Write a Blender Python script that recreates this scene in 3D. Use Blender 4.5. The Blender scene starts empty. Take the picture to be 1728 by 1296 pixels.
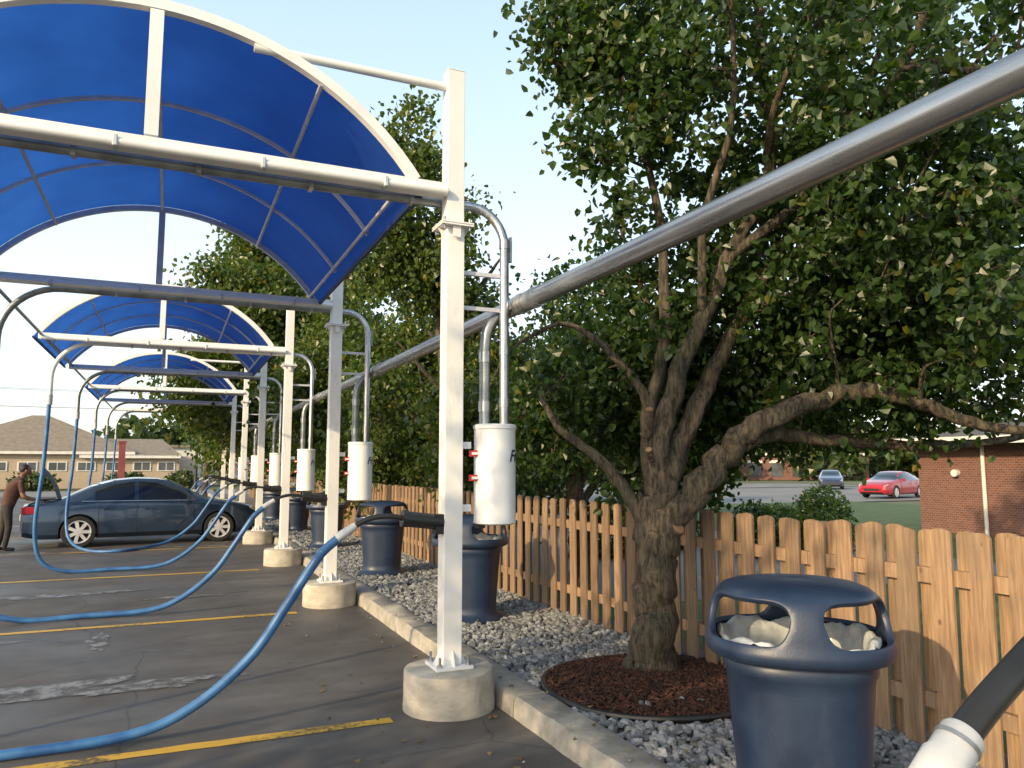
import bpy, math, random
import bmesh as _b
import numpy as np
from mathutils import Vector, Matrix, Euler
random.seed(7); rng=np.random.default_rng(7)
scene=bpy.context.scene
pi=math.pi
# ------------------------------------------------------------------ materials
def new_mat(name):
    m=bpy.data.materials.new(name); m.use_nodes=True
    nt=m.node_tree; b=nt.nodes['Principled BSDF']
    return m,nt,b
def N(nt,t,**k):
    n=nt.nodes.new(t)
    for a,v in k.items(): setattr(n,a,v)
    return n
def noise(nt,scale,detail=4,coord=None,rough=.55):
    n=N(nt,'ShaderNodeTexNoise'); n.inputs['Scale'].default_value=scale; n.inputs['Detail'].default_value=detail
    n.inputs['Roughness'].default_value=rough
    if coord is not None: nt.links.new(coord,n.inputs['Vector'])
    return n.outputs['Fac']
def ramp(nt,fac,stops):
    r=N(nt,'ShaderNodeValToRGB'); e=r.color_ramp.elements
    while len(e)<len(stops): e.new(.5)
    for i,(p,c) in enumerate(stops):
        e[i].position=p; e[i].color=(*c,1) if len(c)==3 else c
    nt.links.new(fac,r.inputs['Fac']); return r.outputs['Color']
def coords(nt,scale=(1,1,1)):
    tc=N(nt,'ShaderNodeTexCoord'); mp=N(nt,'ShaderNodeMapping'); mp.inputs['Scale'].default_value=scale
    nt.links.new(tc.outputs['Object'],mp.inputs['Vector']); return mp.outputs['Vector']
def bump(nt,b,h,strength=.3,dist=.01):
    n=N(nt,'ShaderNodeBump'); n.inputs['Strength'].default_value=strength; n.inputs['Distance'].default_value=dist
    nt.links.new(h,n.inputs['Height']); nt.links.new(n.outputs['Normal'],b.inputs['Normal'])
def mixc(nt,fac,a,bc,mode='MIX'):
    n=N(nt,'ShaderNodeMix',data_type='RGBA',blend_type=mode)
    if isinstance(fac,(int,float)): n.inputs[0].default_value=fac
    else: nt.links.new(fac,n.inputs[0])
    for i,v in ((6,a),(7,bc)):
        if isinstance(v,(tuple,list)): n.inputs[i].default_value=(*v,1)
        else: nt.links.new(v,n.inputs[i])
    return n.outputs[2]
def pmat(name,c1,c2=None,scale=6,rough=.6,metal=0,bmp=0,bscale=40,stretch=(1,1,1),island=0,coat=0,rvar=0,dirt=None):
    m,nt,b=new_mat(name)
    if c2 is None: c2=tuple(x*.8 for x in c1)
    v=coords(nt,stretch)
    f=noise(nt,scale,5,v)
    col=ramp(nt,f,[(.35,c2),(.65,c1)])
    if island:
        g=N(nt,'ShaderNodeNewGeometry')
        rc=ramp(nt,g.outputs['Random Per Island'],[(0,(1-island,)*3),(1,(1,)*3)])
        col=mixc(nt,1.0,col,rc,'MULTIPLY')
    if dirt:
        d1=noise(nt,9,8,coords(nt,(1,1,.25)),.75)
        col=mixc(nt,ramp(nt,d1,[(.56,(0,0,0)),(.72,(.55,.55,.55))]),col,dirt)
    nt.links.new(col,b.inputs['Base Color'])
    b.inputs['Roughness'].default_value=rough; b.inputs['Metallic'].default_value=metal
    if rvar:
        r=N(nt,'ShaderNodeMapRange'); r.inputs[3].default_value=rough-rvar; r.inputs[4].default_value=rough+rvar
        nt.links.new(noise(nt,scale*2.3,4,v),r.inputs[0]); nt.links.new(r.outputs[0],b.inputs['Roughness'])
    if coat: b.inputs['Coat Weight'].default_value=coat; b.inputs['Coat Roughness'].default_value=.05
    if bmp: bump(nt,b,noise(nt,bscale,4,v),bmp,.01)
    return m
def leaf_mat(name,dark,light,trans):
    m,nt,b=new_mat(name)
    g=N(nt,'ShaderNodeNewGeometry')
    v=coords(nt)
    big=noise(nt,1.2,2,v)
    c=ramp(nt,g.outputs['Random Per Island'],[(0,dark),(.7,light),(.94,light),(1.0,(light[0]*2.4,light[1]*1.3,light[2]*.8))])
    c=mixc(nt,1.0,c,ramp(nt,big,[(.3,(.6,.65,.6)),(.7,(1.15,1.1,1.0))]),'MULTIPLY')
    nt.links.new(c,b.inputs['Base Color']); b.inputs['Roughness'].default_value=.36
    t=N(nt,'ShaderNodeBsdfTranslucent'); tc=mixc(nt,1.0,c,trans,'MULTIPLY'); nt.links.new(tc,t.inputs['Color'])
    mx=N(nt,'ShaderNodeMixShader'); mx.inputs[0].default_value=.38
    nt.links.new(b.outputs[0],mx.inputs[1]); nt.links.new(t.outputs[0],mx.inputs[2])
    nt.links.new(mx.outputs[0],nt.nodes['Material Output'].inputs['Surface'])
    return m
M={}
M['white']=pmat('white_paint',(.80,.80,.79),(.70,.70,.69),3,.38,bmp=.05,bscale=60,rvar=.08)
M['white_col']=pmat('white_column_paint',(.80,.80,.79),(.66,.66,.65),2.2,.4,bmp=.06,bscale=50,stretch=(1,1,.5),dirt=(.45,.43,.38))
M['steel']=pmat('galvanised_steel',(.50,.51,.52),(.34,.35,.37),7,.34,.85,stretch=(3,1,1),rvar=.1)
M['steel2']=pmat('duct_steel',(.50,.50,.51),(.30,.31,.33),3,.28,.9,stretch=(8,.5,8),rvar=.12)
M['dsteel']=pmat('weathered_pipe',(.36,.38,.39),(.22,.24,.25),6,.42,.7,rvar=.1)
M['rib']=pmat('rib_paint',(.60,.61,.65),(.46,.47,.52),6,.4,.1)
M['conc']=pmat('concrete',(.38,.35,.30),(.25,.23,.195),7,.9,bmp=.5,bscale=45,dirt=(.14,.12,.10))
M['conc2']=pmat('pedestal_concrete',(.48,.44,.37),(.32,.295,.25),5,.85,bmp=.4,bscale=30,stretch=(1,1,2),dirt=(.2,.17,.13))
M['black']=pmat('black_rubber',(.018,.018,.019),(.01,.01,.01),8,.45)
M['dark']=pmat('dark_plastic',(.012,.012,.014),None,8,.6)
M['cuff']=pmat('grey_cuff',(.46,.48,.51),(.33,.35,.38),14,.5,bmp=.2,bscale=30,dirt=(.16,.13,.10))
M['red']=pmat('red_plastic',(.6,.02,.02),None,8,.4)
M['navytext']=pmat('navy_letter',(.01,.02,.12),None,8,.5)
M['gravel']=pmat('gravel_stone',(.34,.35,.365),(.17,.18,.19),9,.85,bmp=.6,bscale=60,island=.6)
M['gravelbed']=pmat('gravel_bed',(.16,.16,.165),(.05,.05,.05),55,.95,bmp=1,bscale=45)
M['mulch']=pmat('mulch_chip',(.095,.034,.017),(.04,.015,.010),20,.9,island=.75)
M['chrome']=pmat('chrome',(.7,.7,.7),None,5,.15,1)
M['tire']=pmat('tire',(.02,.02,.02),None,9,.8)
M['rim']=pmat('alloy',(.66,.66,.68),(.56,.56,.58),9,.3,.15)
M['glass']=pmat('car_glass',(.012,.016,.018),None,5,.04,0,coat=1)
M['tail']=pmat('tail_lamp',(.45,.01,.02),None,5,.15,coat=1)
M['headl']=pmat('head_lamp',(.6,.6,.6),None,5,.08,.4,coat=1)
# bark
m,nt,b=new_mat('bark'); v=coords(nt,(1,1,.2)); f=noise(nt,34,7,v,.72); f2=noise(nt,3,3,coords(nt))
c=ramp(nt,f,[(.40,(.030,.026,.020)),(.60,(.16,.13,.10))]); c=mixc(nt,1.0,c,ramp(nt,f2,[(.35,(.6,.66,.56)),(.65,(1.15,1.05,.95))]),'MULTIPLY')
nt.links.new(c,b.inputs['Base Color']); b.inputs['Roughness'].default_value=.9; bump(nt,b,f,1.0,.045); M['bark']=m
M['cut']=pmat('cut_wood',(.30,.17,.09),(.17,.09,.05),9,.8)
# yellow paint worn
m,nt,b=new_mat('yellow_paint'); v=coords(nt); f=noise(nt,22,8,v,.7); f2=noise(nt,1.5,3,v)
mm=N(nt,'ShaderNodeMath',operation='ADD'); nt.links.new(f,mm.inputs[0]); nt.links.new(f2,mm.inputs[1])
nt.links.new(ramp(nt,mm.outputs[0],[(.80,(.10,.075,.03)),(.97,(.56,.33,.03))]),b.inputs['Base Color']); b.inputs['Roughness'].default_value=.55; M['yellow']=m
# asphalt
m,nt,b=new_mat('asphalt'); v=coords(nt); big=noise(nt,.35,4,v); mid=noise(nt,1.6,6,v,.65); fine=noise(nt,170,3,v,.8); st=noise(nt,.9,6,coords(nt,(.35,1.4,1)),.62)
c=ramp(nt,mid,[(.3,(.046,.043,.042)),(.7,(.088,.083,.080))])
c=mixc(nt,1.0,c,ramp(nt,fine,[(.3,(.5,.5,.5)),(.72,(2.1,2.05,2.0))]),'MULTIPLY')
c=mixc(nt,ramp(nt,st,[(.52,(0,0,0)),(.70,(.6,.6,.6))]),c,(.15,.143,.137))
brn=noise(nt,.8,4,coords(nt,(1,.7,1)))
c=mixc(nt,ramp(nt,brn,[(.5,(0,0,0)),(.7,(.5,.5,.5))]),c,(.064,.046,.033))
cr=N(nt,'ShaderNodeTexVoronoi',feature='DISTANCE_TO_EDGE'); cr.inputs['Scale'].default_value=.42
wv=N(nt,'ShaderNodeMix',data_type='RGBA'); wv.inputs[0].default_value=.12; nt.links.new(v,wv.inputs[6]); nn=N(nt,'ShaderNodeTexNoise'); nn.inputs['Scale'].default_value=3; nn.inputs['Detail'].default_value=6; nt.links.new(v,nn.inputs['Vector']); nt.links.new(nn.outputs['Color'],wv.inputs[7]); nt.links.new(wv.outputs[2],cr.inputs['Vector'])
c=mixc(nt,ramp(nt,cr.outputs['Distance'],[(.0,(.7,.7,.7)),(.004,(0,0,0))]),c,(.02,.019,.018))
nt.links.new(c,b.inputs['Base Color'])
rr=ramp(nt,big,[(.42,(.46,.46,.46)),(.58,(.82,.82,.82))]); nt.links.new(rr,b.inputs['Roughness'])
bump(nt,b,fine,.8,.005); M['asphalt']=m
# wet patches, their reflection painted in as pale grey, with ragged edges
m,nt,b=new_mat('painted_wet_sheen'); v=coords(nt); f=noise(nt,6,8,v,.7)
nt.links.new(ramp(nt,f,[(.35,(.12,.118,.118)),(.65,(.27,.275,.285))]),b.inputs['Base Color']); b.inputs['Roughness'].default_value=.5; bump(nt,b,noise(nt,150,3,v,.8),.5,.004)
tr_=N(nt,'ShaderNodeBsdfTransparent'); mx=N(nt,'ShaderNodeMixShader'); nt.links.new(ramp(nt,f,[(.36,(0,0,0)),(.58,(.85,.85,.85))]),mx.inputs[0]); nt.links.new(tr_.outputs[0],mx.inputs[1]); nt.links.new(b.outputs[0],mx.inputs[2]); nt.links.new(mx.outputs[0],nt.nodes['Material Output'].inputs['Surface']); M['wet']=m
M['farpave']=pmat('far_pavement',(.22,.21,.20),(.16,.155,.15),.4,.85)
M['grass']=pmat('grass',(.075,.12,.032),(.045,.075,.02),2.5,.9,bmp=.8,bscale=30)
M['ground']=pmat('earth',(.13,.14,.07),(.08,.09,.04),.05,.95)
# canopy fabric
m,nt,b=new_mat('canopy_fabric'); v=coords(nt); f=noise(nt,1.3,5,v,.6); w=noise(nt,140,2,v)
c=ramp(nt,f,[(.3,(.009,.042,.22)),(.7,(.015,.062,.29))]); nt.links.new(c,b.inputs['Base Color']); b.inputs['Roughness'].default_value=.6
bump(nt,b,w,.25,.003)
t=N(nt,'ShaderNodeBsdfTranslucent'); nt.links.new(ramp(nt,f,[(.3,(.014,.085,.38)),(.7,(.022,.12,.50))]),t.inputs['Color'])
mx=N(nt,'ShaderNodeMixShader'); mx.inputs[0].default_value=.5
nt.links.new(b.outputs[0],mx.inputs[1]); nt.links.new(t.outputs[0],mx.inputs[2]); nt.links.new(mx.outputs[0],nt.nodes['Material Output'].inputs['Surface']); M['fabric']=m
M['fabric_edge']=pmat('canopy_trim',(.006,.02,.12),None,6,.5)
M['hose']=pmat('blue_hose',(.045,.16,.36),(.020,.085,.24),5,.42,dirt=(.10,.12,.13))
# wood
m,nt,b=new_mat('cedar_picket'); g=N(nt,'ShaderNodeNewGeometry')
v=coords(nt,(14,14,.9)); f=noise(nt,3.5,6,v,.6)
c=ramp(nt,f,[(.3,(.17,.105,.062)),(.7,(.38,.26,.16))])
c=mixc(nt,1.0,c,ramp(nt,g.outputs['Random Per Island'],[(0,(.50,.48,.47)),(.5,(.86,.84,.82)),(1,(1.15,1.08,1.0))]),'MULTIPLY')
kn=N(nt,'ShaderNodeTexVoronoi'); kn.inputs['Scale'].default_value=4; nt.links.new(coords(nt,(1,1.6,.9)),kn.inputs['Vector'])
c=mixc(nt,ramp(nt,kn.outputs['Distance'],[(.04,(.75,.75,.75)),(.085,(0,0,0))]),c,(.08,.04,.02))
wz=noise(nt,2.2,5,coords(nt),.65); c=mixc(nt,ramp(nt,wz,[(.5,(0,0,0)),(.72,(.5,.5,.5))]),c,(.15,.12,.09))
nt.links.new(c,b.inputs['Base Color']); b.inputs['Roughness'].default_value=.8; bump(nt,b,f,.35,.004); M['wood']=m
m,nt,b=new_mat('navy_plastic'); v=coords(nt); f=noise(nt,4,6,v,.7); sp=noise(nt,130,2,v)
c=ramp(nt,f,[(.3,(.010,.020,.052)),(.7,(.019,.036,.076))]); d1=noise(nt,7,8,coords(nt,(1,1,.3)),.75); c=mixc(nt,ramp(nt,d1,[(.55,(0,0,0)),(.75,(.5,.5,.5))]),c,(.05,.06,.085))
nt.links.new(c,b.inputs['Base Color']); b.inputs['Roughness'].default_value=.42; bump(nt,b,sp,.25,.003); M['navy']=m
M['bag']=pmat('bin_liner',(.52,.54,.54),(.36,.38,.38),14,.3,bmp=.8,bscale=18)
def brick(name,c1,c2,mort,scale=4.5):
    m,nt,b=new_mat(name); tc=N(nt,'ShaderNodeTexCoord')
    sx=N(nt,'ShaderNodeSeparateXYZ'); nt.links.new(tc.outputs['Object'],sx.inputs[0])
    ad=N(nt,'ShaderNodeMath',operation='ADD'); nt.links.new(sx.outputs[0],ad.inputs[0]); nt.links.new(sx.outputs[1],ad.inputs[1])
    cb=N(nt,'ShaderNodeCombineXYZ'); nt.links.new(ad.outputs[0],cb.inputs[0]); nt.links.new(sx.outputs[2],cb.inputs[1])
    t=N(nt,'ShaderNodeTexBrick'); t.inputs['Scale'].default_value=scale; t.inputs['Color1'].default_value=(*c1,1); t.inputs['Color2'].default_value=(*c2,1); t.inputs['Mortar'].default_value=(*mort,1)
    t.inputs['Mortar Size'].default_value=.015
    nt.links.new(cb.outputs[0],t.inputs['Vector']); nt.links.new(t.outputs['Color'],b.inputs['Base Color']); b.inputs['Roughness'].default_value=.85
    return m
M['redbrick']=brick('red_brick',(.18,.072,.05),(.125,.048,.035),(.22,.20,.18))
M['tanbrick']=brick('tan_brick',(.42,.33,.24),(.35,.27,.19),(.4,.36,.3))
M['shingle']=pmat('shingle_roof',(.24,.20,.155),(.18,.15,.115),3,.9,bmp=.5,bscale=20)
M['shingle2']=pmat('grey_shingle_roof',(.11,.105,.10),(.07,.068,.065),3,.9,bmp=.5,bscale=20)
M['trim']=pmat('white_trim',(.68,.66,.62),(.58,.56,.52),3,.6)
M['cream']=pmat('cream_panel',(.52,.42,.34),(.46,.37,.30),2,.7)
M['win']=pmat('window_glass',(.05,.06,.07),(.10,.11,.12),1,.08)
M['redpaint']=pmat('red_painted_metal',(.22,.05,.05),(.18,.035,.035),4,.5)
M['pole']=pmat('dark_bronze_metal',(.03,.028,.026),None,4,.5)
M['wire']=pmat('cable',(.12,.12,.12),None,4,.5)
M['utilwood']=pmat('utility_pole_wood',(.16,.11,.07),(.1,.07,.05),6,.9)
M['skin']=pmat('skin',(.28,.14,.085),(.24,.12,.07),12,.5)
M['hair']=pmat('hair',(.012,.009,.008),None,20,.6)
M['shirt']=pmat('brown_shirt',(.085,.038,.028),(.06,.025,.019),7,.9,bmp=.3,bscale=20)
M['trouser']=pmat('dark_trousers',(.035,.028,.025),(.02,.017,.015),7,.9,bmp=.3,bscale=16)
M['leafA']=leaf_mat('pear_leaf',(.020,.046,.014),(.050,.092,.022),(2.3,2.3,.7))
M['leafB']=leaf_mat('pear_leaf_sunny',(.040,.076,.016),(.098,.140,.028),(1.9,1.9,.6))  # paler copy of the leaf, sunlit look put into its colour
M['leafF']=leaf_mat('far_leaf',(.04,.07,.025),(.085,.12,.04),(1.5,1.6,.8))
M['litter']=pmat('fallen_leaf',(.20,.14,.05),(.12,.08,.03),5,.8,island=.5)
# ------------------------------------------------------------------ mesh builder
class MB:
    def __init__(s): s.v=[];s.f=[];s.m=[];s.mats=[]
    def mi(s,mat):
        if mat not in s.mats: s.mats.append(mat)
        return s.mats.index(mat)
    def add(s,vs,fs,mat):
        o=len(s.v); i=s.mi(mat); s.v.extend([tuple(x) for x in vs])
        for f in fs: s.f.append(tuple(o+k for k in f)); s.m.append(i)
    def box(s,c,d,mat,rot=None):
        x,y,z=[k/2 for k in d]
        vs=[Vector((a*x,b*y,e*z)) for a in(-1,1) for b in(-1,1) for e in(-1,1)]
        if rot is not None:
            R=Euler(rot).to_matrix(); vs=[R@q for q in vs]
        vs=[q+Vector(c) for q in vs]
        s.add(vs,[(0,1,3,2),(4,6,7,5),(0,4,5,1),(2,3,7,6),(0,2,6,4),(1,5,7,3)],mat)
    def tube(s,pts,rad,n,mat,caps=True,wob=0):
        pts=[Vector(p) for p in pts]
        if not hasattr(rad,'__len__'): rad=[rad]*len(pts)
        vs=[];fs=[]
        t0=(pts[1]-pts[0]).normalized()
        up=Vector((0,0,1)) if abs(t0.z)<.9 else Vector((1,0,0))
        a=t0.cross(up).normalized()
        for i,p in enumerate(pts):
            if i==0:t=pts[1]-p
            elif i==len(pts)-1:t=p-pts[i-1]
            else:t=(pts[i+1]-p).normalized()+(p-pts[i-1]).normalized()
            t.normalize(); a=(a-t*a.dot(t)); 
            if a.length<1e-5: a=t.orthogonal()
            a.normalize(); bb=t.cross(a)
            for k in range(n):
                an=2*pi*k/n; r=rad[i]*(1+(wob*(math.sin(3*an+i*.7)+random.uniform(-.6,.6)) if wob else 0))
                vs.append(p+(a*math.cos(an)+bb*math.sin(an))*r)
        for i in range(len(pts)-1):
            for k in range(n):
                fs.append((i*n+k,i*n+(k+1)%n,(i+1)*n+(k+1)%n,(i+1)*n+k))
        if caps: fs.append(tuple(range(n-1,-1,-1))); fs.append(tuple((len(pts)-1)*n+k for k in range(n)))
        s.add(vs,fs,mat)
    def lathe(s,c,prof,n,mat,sq=0,rot=0):
        vs=[];fs=[]
        for (r,z) in prof:
            for k in range(n):
                an=2*pi*k/n; q=1
                if sq: q=1/((abs(math.cos(an))**sq+abs(math.sin(an))**sq)**(1/sq))
                vs.append((c[0]+r*q*math.cos(an+rot),c[1]+r*q*math.sin(an+rot),c[2]+z))
        for i in range(len(prof)-1):
            for k in range(n): fs.append((i*n+k,i*n+(k+1)%n,(i+1)*n+(k+1)%n,(i+1)*n+k))
        s.add(vs,fs,mat)
    def build(s,name,parent=None,smooth=40,bevel=0):
        me=bpy.data.meshes.new(name); me.from_pydata(s.v,[],s.f)
        for mt in s.mats: me.materials.append(mt)
        me.polygons.foreach_set('material_index',s.m); me.update()
        if smooth:
            me.polygons.foreach_set('use_smooth',[True]*len(me.polygons))
            try: me.set_sharp_from_angle(angle=math.radians(smooth))
            except Exception: pass
        ob=bpy.data.objects.new(name,me); scene.collection.objects.link(ob)
        if bevel:
            b=ob.modifiers.new('b','BEVEL'); b.width=bevel; b.segments=2; b.limit_method='ANGLE'; b.angle_limit=math.radians(50)
        if parent is not None: ob.parent=parent
        return ob
def empty(name,loc=(0,0,0),rz=0):
    e=bpy.data.objects.new(name,None); e.location=loc; e.rotation_euler=(0,0,rz); e.empty_display_size=.3
    scene.collection.objects.link(e); return e
def spline(pts,sub=6):
    P=[Vector(p) for p in pts]; P=[P[0]*2-P[1]]+P+[P[-1]*2-P[-2]]; out=[]
    for i in range(1,len(P)-2):
        for k in range(sub):
            t=k/sub; a,b_,c,d=P[i-1],P[i],P[i+1],P[i+2]
            out.append(.5*((2*b_)+(-a+c)*t+(2*a-5*b_+4*c-d)*t*t+(-a+3*b_-3*c+d)*t**3))
    out.append(P[-2]); return out
def lerp_r(r,n): return [float(np.interp(i/(n-1),np.linspace(0,1,len(r)),r)) for i in range(n)]
def np_mesh(name,V,F,mats,smooth=False):
    me=bpy.data.meshes.new(name); k=F.shape[1]
    me.vertices.add(len(V)); me.vertices.foreach_set('co',V.astype(np.float32).ravel())
    me.loops.add(F.size); me.loops.foreach_set('vertex_index',F.astype(np.int32).ravel())
    me.polygons.add(len(F)); me.polygons.foreach_set('loop_start',np.arange(0,F.size,k,dtype=np.int32))
    try: me.polygons.foreach_set('loop_total',np.full(len(F),k,dtype=np.int32))
    except Exception: pass
    for m_ in mats: me.materials.append(m_)
    me.update(calc_edges=True); me.validate()
    me.polygons.foreach_set('use_smooth',[smooth]*len(me.polygons))
    ob=bpy.data.objects.new(name,me); scene.collection.objects.link(ob); return ob
def sheet(name,x0,x1,y0,y1,z,mat):
    b=MB(); b.add([(x0,y0,z),(x1,y0,z),(x1,y1,z),(x0,y1,z)],[(0,1,2,3)],mat); return b.build(name,smooth=0)
# ------------------------------------------------------------------ camera / light
cam=bpy.data.cameras.new('camera'); cam.sensor_width=36; cam.lens=27.08; cam.clip_end=2000; cam.clip_start=.05
co=bpy.data.objects.new('camera',cam); scene.collection.objects.link(co)
co.location=(0,0,1.7); co.rotation_euler=(math.radians(96.15),0,math.radians(-23.9)); scene.camera=co
el=math.radians(20); sx,sy=-.90,-.43; l=math.hypot(sx,sy); sx/=l; sy/=l
w=bpy.data.worlds.new('World'); scene.world=w; w.use_nodes=True; nt=w.node_tree
sky=nt.nodes.new('ShaderNodeTexSky'); sky.sky_type='NISHITA'; sky.sun_disc=False; sky.sun_elevation=el; sky.sun_rotation=math.atan2(sx,sy)
sky.air_density=1.0; sky.dust_density=3.0; sky.ozone_density=1.0
# summer haze added on top of the clear-air sky, thicker towards the horizon
tc=nt.nodes.new('ShaderNodeTexCoord'); sp_=nt.nodes.new('ShaderNodeSeparateXYZ'); nt.links.new(tc.outputs['Generated'],sp_.inputs[0])
hz=ramp(nt,sp_.outputs[2],[(0,(.90,.91,.90)),(.22,(.88,.94,.96)),(.5,(.62,.79,.87)),(1,(.22,.33,.45))])
sc=nt.nodes.new('ShaderNodeVectorMath'); sc.operation='SCALE'; sc.inputs[3].default_value=5.6; nt.links.new(hz,sc.inputs[0])
ad=nt.nodes.new('ShaderNodeVectorMath'); ad.operation='ADD'; nt.links.new(sc.outputs[0],ad.inputs[0]); nt.links.new(sky.outputs[0],ad.inputs[1])
bg=nt.nodes['Background']; nt.links.new(ad.outputs[0],bg.inputs[0]); bg.inputs[1].default_value=.15
sl=bpy.data.lights.new('sun','SUN'); sl.energy=5.0; sl.angle=math.radians(.5); sl.color=(1,.77,.45)
so=bpy.data.objects.new('sun',sl); scene.collection.objects.link(so)
d=Vector((-sx*math.cos(el),-sy*math.cos(el),-math.sin(el))); so.rotation_euler=d.to_track_quat('-Z','Y').to_euler(); so.location=(-20,-10,20)
scene.view_settings.view_transform='Standard'; scene.view_settings.look='None'; scene.view_settings.exposure=0
# ------------------------------------------------------------------ ground
sheet('ground',-700,700,-300,1200,-.06,M['ground'])
sheet('asphalt_lot',-40,2.3,-20,52,0,M['asphalt'])
sheet('far_pavement',-60,60,52,64,-.03,M['farpave'])
sheet('grass_lawn',4.2,30,-6,28,.06,M['grass'])
sheet('neighbour_pavement',4.9,13,8,27,.064,M['farpave'])
sheet('road',-5,120,28.5,50,-.02,M['farpave'])
sheet('gravel_bed',2.45,4.4,-4,50,.085,M['gravelbed'])
for y in (5.28,9.5,13.65,17.8,22,26.2):
    b=MB(); n=40; vs=[];fs=[]
    for i in range(n+1):
        x=1.45-i*(6.2/n); vs+= [(x,y-.055+random.uniform(-.007,.007),.004),(x,y+.055+random.uniform(-.007,.007),.004)]
    for i in range(n): fs.append((2*i+1,2*i,2*i+2,2*i+3))
    b.add(vs,fs,M['yellow']); b.build('parking_line',smooth=0)
b=MB()
def blob(cx,cy,rx,ry,z=.008,n=60,seed=0,jag=.35):
    r=random.Random(seed); ph=[r.uniform(0,6.28) for _ in range(6)]; vs=[(cx,cy,z)]
    for k in range(n):
        a=2*pi*k/n; q=1+jag*(math.sin(2*a+ph[0])*.5+math.sin(3*a+ph[1])*.5+math.sin(5*a+ph[2])*.35+math.sin(9*a+ph[3])*.3+math.sin(14*a+ph[4])*.25+math.sin(23*a+ph[5])*.15)
        vs.append((cx+rx*q*math.cos(a),cy+ry*q*math.sin(a),z))
    b.add(vs,[(0,k+1,(k+1)%n+1) for k in range(n)],M['wet'])
blob(-1.3,6.95,.95,.26,seed=1); blob(-.1,6.85,.6,.13,.009,seed=2); blob(-1.6,6.35,.16,.35,.010,seed=3); blob(-1.9,9.0,.5,.1,seed=4)
blob(-.55,8.7,.10,.35,seed=5); blob(-2.6,8.2,.8,.15,seed=8); blob(.2,18.1,1.4,.16,seed=9)
blob(-2.6,17.9,.6,.25,seed=13); blob(-1.2,12,.9,.15,seed=15); blob(.3,11.2,.5,.1,seed=16)
b.build('wet_sheen_patches',smooth=0)  # wet ground patches carrying a painted reflection tone
# curb
b=MB(); y=-4.0
while y<48:
    L=3.0; x0,x1=2.22,2.49; h=.135
    prof=[(x0,-.02),(x0+.012,h-.03),(x0+.035,h),(x1-.02,h+.003),(x1,h-.015),(x1,0)]
    n=16; vs=[];fs=[]
    for i in range(n+1):
        yy=y+.004+(L-.008)*i/n
        for (x,z) in prof: vs.append((x+random.uniform(-.005,.005),yy,z+random.uniform(-.004,.004)))
    k=len(prof)
    for i in range(n):
        for j in range(k-1): fs.append((i*k+j,i*k+j+1,(i+1)*k+j+1,(i+1)*k+j))
    fs.append(tuple(range(k-1,-1,-1))); fs.append(tuple(n*k+j for j in range(k)))
    b.add(vs,fs,M['conc']); y+=L
b.build('curb',smooth=50)
# gravel stones
phi=(1+5**.5)/2
ico=np.array([(-1,phi,0),(1,phi,0),(-1,-phi,0),(1,-phi,0),(0,-1,phi),(0,1,phi),(0,-1,-phi),(0,1,-phi),(phi,0,-1),(phi,0,1),(-phi,0,-1),(-phi,0,1)])/1.9
icof=np.array([(0,11,5),(0,5,1),(0,1,7),(0,7,10),(0,10,11),(1,5,9),(5,11,4),(11,10,2),(10,7,6),(7,1,8),(3,9,4),(3,4,2),(3,2,6),(3,6,8),(3,8,9),(4,9,5),(2,4,11),(6,2,10),(8,6,7),(9,8,1)])
MC=(3.33,4.92); MR=.82
def scatter(x0,x1,y0,y1,n,s0,s1,z,avoid=True):
    P=np.stack([rng.uniform(x0,x1,n),rng.uniform(y0,y1,n),np.full(n,z)],1)
    if avoid: P=P[(np.hypot(P[:,0]-MC[0],P[:,1]-MC[1])>MR+.03)]
    n=len(P); S=rng.uniform(s0,s1,n)[:,None]*rng.uniform(.6,1.25,(n,3)); S[:,2]*=.75
    V=ico[None]*(1+rng.uniform(-.28,.28,(n,12,1)))*S[:,None,:]
    a=rng.uniform(0,6.28,n); ca,sa=np.cos(a)[:,None],np.sin(a)[:,None]; t=rng.uniform(-.6,.6,n); ct,st_=np.cos(t)[:,None],np.sin(t)[:,None]
    x=V[:,:,0]*ca-V[:,:,1]*sa; yy=V[:,:,0]*sa+V[:,:,1]*ca; zz=V[:,:,2]
    y2=yy*ct-zz*st_; z2=yy*st_+zz*ct
    V=np.stack([x,y2,z2],2)+P[:,None,:]; V[:,:,2]+=rng.uniform(0,.02,n)[:,None]
    F=icof[None]+(np.arange(n)*12)[:,None,None]
    return V.reshape(-1,3),F.reshape(-1,3)
parts=[scatter(2.5,4.12,1.2,9,9500,.02,.040,.095),scatter(2.5,4.12,9,16,5000,.025,.045,.095),scatter(2.5,4.12,16,34,5000,.04,.07,.095),
 scatter(3.33-MR*.6,3.33+MR*.6,4.3,4.6,6,.02,.03,.15,False),scatter(1.9,2.2,1,9,25,.006,.014,.004,False),scatter(2.25,2.48,1,9,22,.008,.02,.14,False)]
o=0;Vs=[];Fs=[]
for V,F in parts: Vs.append(V);Fs.append(F+o);o+=len(V)
np_mesh('gravel',np.concatenate(Vs),np.concatenate(Fs),[M['gravel']])
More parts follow.
